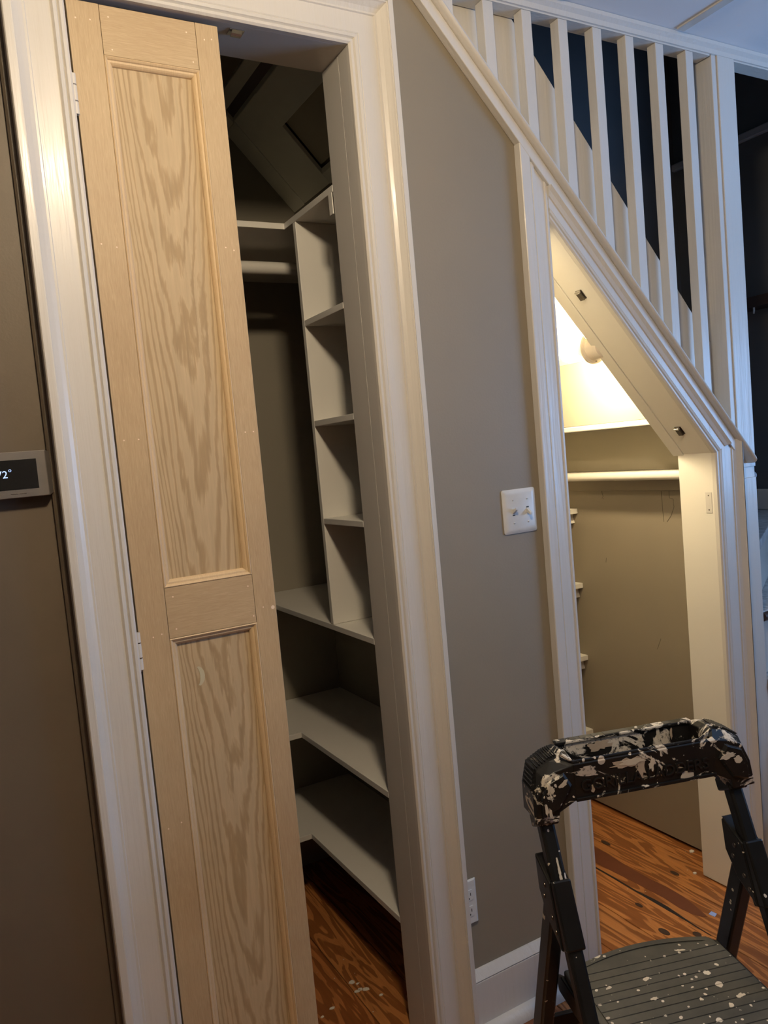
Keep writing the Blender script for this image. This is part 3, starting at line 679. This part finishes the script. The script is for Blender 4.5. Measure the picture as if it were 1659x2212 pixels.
# solid sloped panel just behind the balusters
kp = MB().prism([(1.02, CEIL+0.04), (1.02, zperp(1.02, 0.102)), (2.095, zperp(2.095, 0.102)), (2.095, zperp(2.095, 0.1010)+0.283), (1.338, CEIL+0.04)], 0.050, 0.066)
finish('sloped_panel', kp, M['white'], rl, bevel=0.001)
npost = finish('newel_post', MB().box(2.106, 2.205, 0.0005, 0.100, 1.07, CEIL-0.0005), M['white'], rl, bevel=0.0015)
finish('newel_face', MB().box(2.128, 2.2045, -0.004, 0.0002, zperp(2.205, 0.102)+0.01, CEIL-0.003), M['white'], npost, bevel=0.001)
finish('newel_skirt', MB().box(2.2055, 2.214, 0.060, 0.080, 1.07, 1.56), M['white'], npost, bevel=0.003)
finish('side_peg', MB().lathe((2.2052, 0.030, 1.299), (1, 0, 0), [(0, 0.0135), (0.030, 0.0135), (0.036, 0.011), (0.038, 0.006)], 16), M['grey_rail'], npost, smooth=True)['label'] = 'short grey rounded peg'
lower = struct_root('trim_4', (2.16, 0, 0))
finish('board', MB().box(2.1055, 2.205, 0.0005, 0.100, 0.001, 1.069), M['white'], lower, bevel=0.0015)
finish('face_board', MB().box(2.124, 2.2045, -0.004, 0.0002, 0.001, zperp(2.12, 0.057)-0.05), M['white'], lower, bevel=0.001)

# ------------------------------------------------------------------ staircase: winder steps right of the newel, flight behind the railing
stc = thing('staircase', 'white staircase with worn brown tread nosings right of the newel post', 'staircase', (2.7, 0.2, 0.0))
NX, NY = 2.207, 0.013
def winder(z, poly, mat, th=0.030): return finish('tread', MB().prism(poly, z-th, z, 'z'), M[mat], stc, bevel=0.004)
def riser(z0, z1, y0, ang, xe):
    a = R(ang); d = Vector((math.cos(a), math.sin(a), 0)); n = Vector((-d.y, d.x, 0))*0.018
    p0 = Vector((NX, y0, z0)) + n*1.0; p1 = p0 + d*((xe-p0.x)/d.x); h = Vector((0, 0, z1-z0))
    return finish('riser', MB().hexa([p0, p1, p1+n, p0+n, p0+h, p1+h, p1+n+h, p0+n+h]), M['white'], stc, bevel=0.001)
winder(1.067, [(NX, NY), (3.195, 0.597), (3.195, 1.045), (NX, 1.045)], 'dust_tread'); riser(0.860, 1.036, NY, 30.6, 3.19)
winder(0.859, [(NX, 0.018), (3.195, 0.062), (3.195, 0.66), (NX, 0.075)], 'dust_tread'); riser(0.646, 0.828, 0.018, 2.6, 3.19)
winder(0.645, [(NX, 0.006), (3.195, -0.455), (3.195, 0.11), (NX, 0.06)], 'dust_tread'); riser(0.431, 0.614, 0.006, -25, 3.19)
winder(0.430, [(NX, 0.0), (2.80, -0.70), (3.195, -0.80), (3.195, -0.40), (NX, 0.03)], 'dust_tread'); riser(0.216, 0.399, 0.0, -49, 2.75)
bn = [(2.215, -0.02), (2.19, -0.03), (2.16, -0.05), (2.15, -0.08), (2.16, -0.11), (2.20, -0.14), (2.95, -0.90), (3.19, -0.75), (3.19, -0.35)]
finish('tread', MB().prism(bn, 0.184, 0.214, 'z'), M['tread_wood'], stc, bevel=0.010)
bn2 = [(x+0.02 if x < 2.3 else x-0.01, y+0.012) for x, y in bn]
finish('riser', MB().prism(bn2, 0.001, 0.1835, 'z'), M['white'], stc)
finish('nosing', MB().tube([(NX+0.012, 0.010, 0.843), (3.19, 0.052, 0.843)], 0.014, 10), M['brown'], stc, smooth=True)
finish('nosing', MB().tube([(NX+0.012, -0.010, 0.629), (3.19, -0.465, 0.629)], 0.014, 10), M['brown'], stc, smooth=True)
finish('nosing', MB().tube([(NX+0.010, -0.018, 0.414), (2.79, -0.70, 0.414)], 0.014, 10), M['brown'], stc, smooth=True)
# flight seen from under the stairs: risers and treads over the second closet
finish('riser', MB().box(1.93, 1.945, WT+0.002, BACK-0.001, 1.508, 1.7245), M['beige'], stc)
finish('riser_back', MB().box(2.108, 2.1157, WT+0.002, BACK-0.001, 1.3362, 1.4872), M['beige'], stc)
finish('tread', MB().box(1.928, 2.135, WT+0.002, BACK-0.001, 1.488, 1.5072), M['cream'], stc, bevel=0.004)
finish('riser', MB().box(2.14, 2.155, 0.105, BACK-0.001, 1.068, 1.49), M['white'], stc)

# hall beyond: rail, shelf, baseboard and handrail end on the dark right wall
structure(finish('trim_5', MB().prism([(0.02, 2.685), (1.049, 2.685), (1.049, 2.72), (0.02, 2.72)], 3.176, 3.1995, 'x'), M['grey_rail'], bevel=0.006))
structure(finish('baseboard_stair', MB().box(3.184, 3.1995, 0.02, 1.049, 1.068, 1.16), M['white'], bevel=0.003))
wsx = thing('wood_shelf', 'dark brown wooden shelf on the navy wall beyond the newel post', 'shelf', (3.15, 0.45, 1.93))
finish('board', MB().box(3.08, 3.199, 0.02, 1.0, 1.955, 2.000), M['brown'], wsx, bevel=0.003)
finish('hook', MB().tube([(3.10, 0.60, 1.955), (3.10, 0.60, 1.938), (3.094, 0.597, 1.931)], 0.004, 8), M['plastic_white'], wsx)

# ------------------------------------------------------------------ scraps on the floor
tag(finish('tape_scrap', MB().prism([(1.851, -0.040), (1.868, -0.034), (1.866, -0.016), (1.848, -0.020)], 0.0001, 0.0012, 'z'), M['blue_tape']), 'small blue tape scrap on the pine floor under the ladder', 'scrap')
fl = [(0.825, 0.36, .012), (0.835, 0.345, .008), (0.832, 0.320, .011), (0.819, 0.318, .012), (0.846, 0.31, .013), (0.868, 0.265, .007), (0.700, 0.405, .010), (0.694, 0.385, .011), (0.735, 0.30, .009), (0.70, 0.285, .007)]
for x, y, r in fl:
    pts = [(x+r*random.uniform(.5, 1)*math.cos(t), y+r*random.uniform(.35, .8)*math.sin(t)) for t in [2*math.pi*q/6 for q in range(6)]]
    tag(finish('paint_flake', MB().prism(pts, 0.0001, 0.0015, 'z'), M['flake']), 'pale plaster or paint flake lying on the closet floorboards', 'flake', 'flakes on the tall closet floor')
for x, y, r, lab in ((2.100, 0.245, .012, 'bright chip on the floor at the foot of the closet wall'), (2.026-.03, 0.150, .008, 'tiny white chip beside the right jamb foot')):
    pts = [(x+r*random.uniform(.6, 1)*math.cos(t), y+r*random.uniform(.5, .9)*math.sin(t)) for t in [2*math.pi*q/6 for q in range(6)]]
    tag(finish('paint_flake', MB().prism(pts, 0.0001, 0.004, 'z'), M['flake']), lab, 'flake')

# ------------------------------------------------------------------ step ladder (built in its own frame, x across, y towards the wall)
ld = thing('step_ladder', 'black folding step ladder spattered with cream paint, grey ribbed platform', 'ladder', (1.13, -0.47, 0.0), R(-17.7))
def part(nm, mb, mat, par=None, **kw): return finish(nm, mb, M[mat], par or ld, local=True, **kw)
YFR, YBK = -0.036, 0.052
# handle: two moulded grips joined by a tray
han = part('handle', MB().box(-0.150, 0.150, YFR+0.008, YBK-0.006, 0.782, 0.792), 'handle', bevel=0.002)
part('tray_front', MB().loft([[(-0.151, y, z) for y, z in ((YFR, 0.781), (YFR+0.008, 0.779), (YFR+0.010, 0.850), (YFR+0.004, 0.854), (YFR-0.001, 0.850))],
                              [(0.151, y, z) for y, z in ((YFR, 0.781), (YFR+0.008, 0.779), (YFR+0.010, 0.850), (YFR+0.004, 0.854), (YFR-0.001, 0.850))]]), 'handle', han, bevel=0.001)
part('tray_lip', MB().tube([(-0.172, YFR+0.012, 0.872), (-0.150, YFR+0.004, 0.8545), (0.122, YFR+0.004, 0.8545), (0.150, YFR+0.010, 0.868)], 0.0035, 8), 'handle', han, smooth=True)
part('tray_back', MB().box(-0.151, 0.151, YBK-0.008, YBK, 0.782, 0.860), 'handle', han, bevel=0.001)
bl = part('back_lip', MB().box(-0.151, 0.151, YBK-0.012, YBK+0.008, 0.8602, 0.866), 'handle', han, bevel=0.0015)
part('bottom_flange', MB().box(-0.150, 0.150, YFR-0.004, YFR+0.002, 0.778, 0.7845), 'handle', han, bevel=0.001)
for a, b in ((-0.118, -0.106), (-0.096, -0.084), (-0.070, -0.058), (-0.044, 0.010), (0.052, 0.066), (0.092, 0.106)):
    part('slot', MB().box(a, b, YBK-0.009, YBK+0.005, 0.8658, 0.8666), 'slot', han)
OUT = [(0.229, 0.746), (0.229, 0.800), (0.219, 0.842), (0.190, 0.858), (0.160, 0.866), (0.146, 0.858), (0.146, 0.779), (0.183, 0.760), (0.187, 0.742)]
INF = [(0.237, 0.745), (0.228, 0.796), (0.211, 0.832), (0.190, 0.842), (0.160, 0.848), (0.146, 0.852), (0.146, 0.781), (0.184, 0.762), (0.188, 0.744)]
BAK = [(0.215, 0.748), (0.217, 0.798), (0.207, 0.836), (0.184, 0.850), (0.158, 0.860), (0.146, 0.856), (0.146, 0.783), (0.183, 0.764), (0.187, 0.746)]
for s in (-1, 1):
    rings = []
    for y, o, dz in ((YFR, INF, 0), (YFR+0.022, OUT, -0.002), (0.010, OUT, 0.003), (YBK-0.010, OUT, 0.0), (YBK+0.004, BAK, 0.0)):
        rings.append([(s*x, y, z+dz*(1 if z > 0.83 else 0)) for x, z in o])
    part('grip', MB().loft(rings), 'handle', han, bevel=0.002)
    gp = [(0.2295, 0.803), (0.2195, 0.8445), (0.1905, 0.8605), (0.168, 0.8670)]
    for q in range(15):
        t = q/14*2.75; a, b = Vector(gp[int(t)]), Vector(gp[int(t)+1]); p = a + (b-a)*(t-int(t))
        part('grip_ridge', MB().beam((s*p.x, -0.008, p.y-0.001), (s*p.x, 0.036, p.y+0.001), 0.0022, 0.0022, (1, 0, 0)), 'handle', han)
    # raised facet on the front of each grip
    fac = [(0.186, 0.768), (0.222, 0.757), (0.222, 0.795), (0.207, 0.826), (0.172, 0.840), (0.156, 0.812)]
    part('grip_facet', MB().loft([[(s*x, YFR-0.0002, z) for x, z in fac], [(s*(0.2+(x-0.2)*0.86), YFR-0.006, 0.803+(z-0.803)*0.86) for x, z in fac]]), 'handle', han, bevel=0.001)
mw = Matrix.Translation((-0.138, YFR-0.0015, 0.7965)) @ Matrix.Rotation(R(90), 4, 'X') @ Matrix.Scale(1.0, 4)
lt = text_mesh('lettering', 'GORILLA LADDERS', 0.0315, 0.0018, M['letter'], han, mw, local=True)
bb_ = [v.co.x for v in lt.data.vertices]; kx = 0.272/(max(bb_)-min(bb_))
for v in lt.data.vertices: v.co.x = -0.138 + (v.co.x-min(bb_))*kx
def fy(z): return -0.012 + (z-0.72)*0.46
def ry(z): return -0.035 + (0.60-z)*0.34
for s in (-1, 1):
    X = s*0.205
    part('front_rail', MB().beam((X, fy(0.004), 0.004), (X, fy(0.758), 0.758), 0.030, 0.028, (1, 0, 0)), 'rail', bevel=0.006)
    part('rear_leg', MB().beam((X+s*0.004, ry(0.004), 0.004), (X+s*0.002, ry(0.612), 0.612), 0.030, 0.040, (1, 0, 0)), 'rail', bevel=0.005)
    part('rail_collar', MB().beam((X, fy(0.728), 0.728), (X, fy(0.752), 0.752), 0.042, 0.048, (1, 0, 0)), 'handle', bevel=0.004)
    br = part('hinge_bracket', MB().beam((X, fy(0.530), 0.530), (X, fy(0.640), 0.640), 0.038, 0.040, (1, 0, 0)), 'bracket', bevel=0.004)
    part('bracket_cheek', MB().prism([(fy(0.645)+0.055, 0.668), (fy(0.645)-0.010, 0.640), (fy(0.545)-0.005, 0.528), (fy(0.560)+0.050, 0.560), (fy(0.600)+0.066, 0.602)], X-0.0215, X+0.0215, 'x'), 'bracket', br, bevel=0.003)
    for yy, zz in ((fy(0.62)+0.025, 0.625), (fy(0.60)+0.040, 0.600), (fy(0.56)+0.010, 0.555), (fy(0.55)+0.03, 0.575)):
        for sd in (-1, 1):
            part('rivet', MB().lathe((X+sd*0.0213, yy, zz), (sd, 0, 0), [(0, 0.005), (0.0015, 0.0046), (0.0022, 0.002)], 12), 'steel_dark', br, smooth=True)
    part('foot', MB().beam((X, fy(0.0)-0.004, 0.001), (X, fy(0.05), 0.05), 0.040, 0.038, (1, 0, 0)), 'rubber', bevel=0.004)
    part('foot', MB().beam((X+s*0.004, ry(0.0)+0.003, 0.001), (X+s*0.004, ry(0.05), 0.05), 0.038, 0.048, (1, 0, 0)), 'rubber', bevel=0.004)
    part('platform_arm', MB().prism([(-0.20, 0.368), (-0.17, 0.386), (0.03, 0.386), (0.055, 0.374), (0.045, 0.345), (-0.03, 0.345), (-0.16, 0.352)], s*0.1745-0.005-0.004, s*0.1745+0.005-0.004, 'x'), 'bracket', bevel=0.003)
# dried paint lying on the handle and rails where the photograph shows it
M['dry'] = plain('dried_cream_paint', (0.60, 0.53, 0.42), 0.65)
M['dry2'] = plain('dried_tan_paint', (0.44, 0.35, 0.26), 0.65)
def smear(cx_, cz_, rx, rz, y, mat='dry', n=22, rough=0.55, tilt=0.0, par=han, plane='y'):
    pts = []
    for q in range(n):
        t = 2*math.pi*q/n; k_ = 1-rough*random.random()
        u, v = rx*k_*math.cos(t), rz*k_*math.sin(t)
        pts.append((cx_+u*math.cos(tilt)-v*math.sin(tilt), cz_+u*math.sin(tilt)+v*math.cos(tilt)))
    return part('paint_smear', MB().prism(pts, y-0.0003, y+0.0003, plane), mat, par)
YS = YFR-0.0016
smear(-0.036, 0.836, 0.050, 0.012, YS, 'dry2', 26, 0.6, -0.05); smear(-0.030, 0.838, 0.034, 0.008, YS-0.0004, 'dry', 24, 0.5, -0.05)
smear(-0.012, 0.822, 0.013, 0.022, YS, 'dry2', 20, 0.6); smear(0.012, 0.826, 0.008, 0.018, YS, 'dry', 18, 0.6)
smear(0.086, 0.790, 0.016, 0.011, YS, 'dry', 16, 0.35); smear(-0.115, 0.800, 0.006, 0.010, YS, 'dry2', 14, 0.5)
for a in ((0.176, 0.815, 0.020, 0.007, 0.2), (0.196, 0.806, 0.012, 0.010, 0), (-0.176, 0.820, 0.014, 0.006, 0.5), (-0.200, 0.812, 0.006, 0.008, 0), (-0.214, 0.775, 0.004, 0.016, 0.1), (-0.206, 0.766, 0.005, 0.014, 0), (-0.196, 0.800, 0.003, 0.003, 0)):
    smear(a[0], a[1], a[2], a[3], YFR-0.0064, 'dry', 16, 0.5, a[4])
YB2 = YBK-0.0084
smear(-0.060, 0.845, 0.034, 0.013, YB2, 'dry2', 24, 0.6); smear(0.075, 0.850, 0.004, 0.014, YB2, 'dry', 12, 0.2); smear(0.105, 0.845, 0.003, 0.016, YB2, 'dry2', 12, 0.4); smear(0.036, 0.842, 0.004, 0.006, YB2, 'dry', 12, 0.5)
_d = (Vector((0, fy(0.72), 0.72)) - Vector((0, fy(0.62), 0.62))).normalized(); _n = Vector((0, -_d.z, _d.y))
dr = []
for q in range(20):
    t = q/19; z = 0.617+0.058*t; w = 0.0042*(0.55+0.45*random.random())*(1-0.55*t)
    c_ = Vector((-0.203-0.006*t*0, fy(z), z)) + _n*0.0143
    dr.append([c_+Vector((-w, 0, 0)), c_+Vector((w, 0, 0)), c_+Vector((w, 0, 0))+_n*0.0006, c_+Vector((-w, 0, 0))+_n*0.0006])
part('paint_drip', MB().loft(dr), 'dry')
# platform deck with curved far edge and grip ribs
def yfar(x): return 0.060 - 0.030*(x/0.16)**2
dk = [(-0.174, -0.235), (0.160, -0.235), (0.164, -0.10), (0.163, -0.01), (0.157, 0.030)] + [(0.150-0.30*q/10, yfar(0.150-0.30*q/10)) for q in range(11)] + [(-0.176, 0.031), (-0.178, -0.01), (-0.178, -0.10)]
plat = part('platform', MB().prism(dk, 0.374, 0.3975, 'z'), 'deck', bevel=0.004)
y = -0.228; n_r = 0
while y < 0.012:
    hw = 0.160 if y < -0.01 else 0.152
    part('grip_rib', MB().loft([[(-hw, y, 0.3974), (-hw, y+0.0196, 0.3974), (-hw, y+0.0190, 0.3994), (-hw, y+0.0008, 0.3994)], [(hw, y, 0.3974), (hw, y+0.0196, 0.3974), (hw, y+0.0190, 0.3994), (hw, y+0.0008, 0.3994)]]), 'deck', plat)
    y += 0.0208
rim = []
for w in (0.004, 0.017):
    rim.append([(0.148-0.296*q/14, yfar(0.148-0.296*q/14)-w) for q in range(15)])
part('grip_rib', MB().prism(rim[0]+rim[1][::-1], 0.3974, 0.3996, 'z'), 'deck', plat)
for a in ((0.073, 0.008, 0.014, 0.004, -0.3), (0.031, -0.129, 0.005, 0.005, 0), (-0.049, -0.101, 0.010, 0.005, 0), (-0.037, -0.048, 0.010, 0.005, 0.4), (0.104, -0.143, 0.011, 0.007, 0.3), (0.073, -0.159, 0.008, 0.006, 0)):
    smear(a[0], a[1], a[2], a[3], 0.3998, 'dry', 16, 0.5, a[4], plat, 'z')
part('step', MB().box(-0.188, 0.188, fy(0.20)-0.09, fy(0.20)+0.02, 0.185, 0.205), 'deck', bevel=0.004)
part('rear_brace', MB().beam((-0.205, ry(0.25), 0.25), (0.205, ry(0.25), 0.25), 0.03, 0.012, (0, 0, 1)), 'rail', bevel=0.002)

# ------------------------------------------------------------------ lamps of the room
def ceiling_lamp(loc, label, power, rad):
    t = thing('ceiling_lamp', label, 'lamp', loc)
    x, y, z = loc
    finish('plate_with_added_disc', MB().lathe((x, y, CEIL-0.0015), (0, 0, -1), [(0, 0.06), (0.02, 0.055), (0.03, 0.015), (0.095, 0.015), (0.100, 0.05), (0.106, 0.26), (0.110, 0.26), (0.112, 0.03), (0.12, 0.02)], 28), M['lamp_disc'], t, smooth=True)  # plate and stem, plus an opaque disc added to keep lamp light off the ceiling
    point_light('lamp_light', (x, y, z), power, (1.0, 0.80, 0.55), rad)
    return t
ceiling_lamp((0.42, -1.08, 2.435), 'round ceiling lamp above the tall closet', LAMP_W, 0.075)
ceiling_lamp((1.5, -2.3, 2.44), 'round ceiling lamp in the middle of the room', LAMP2_W, 0.06)
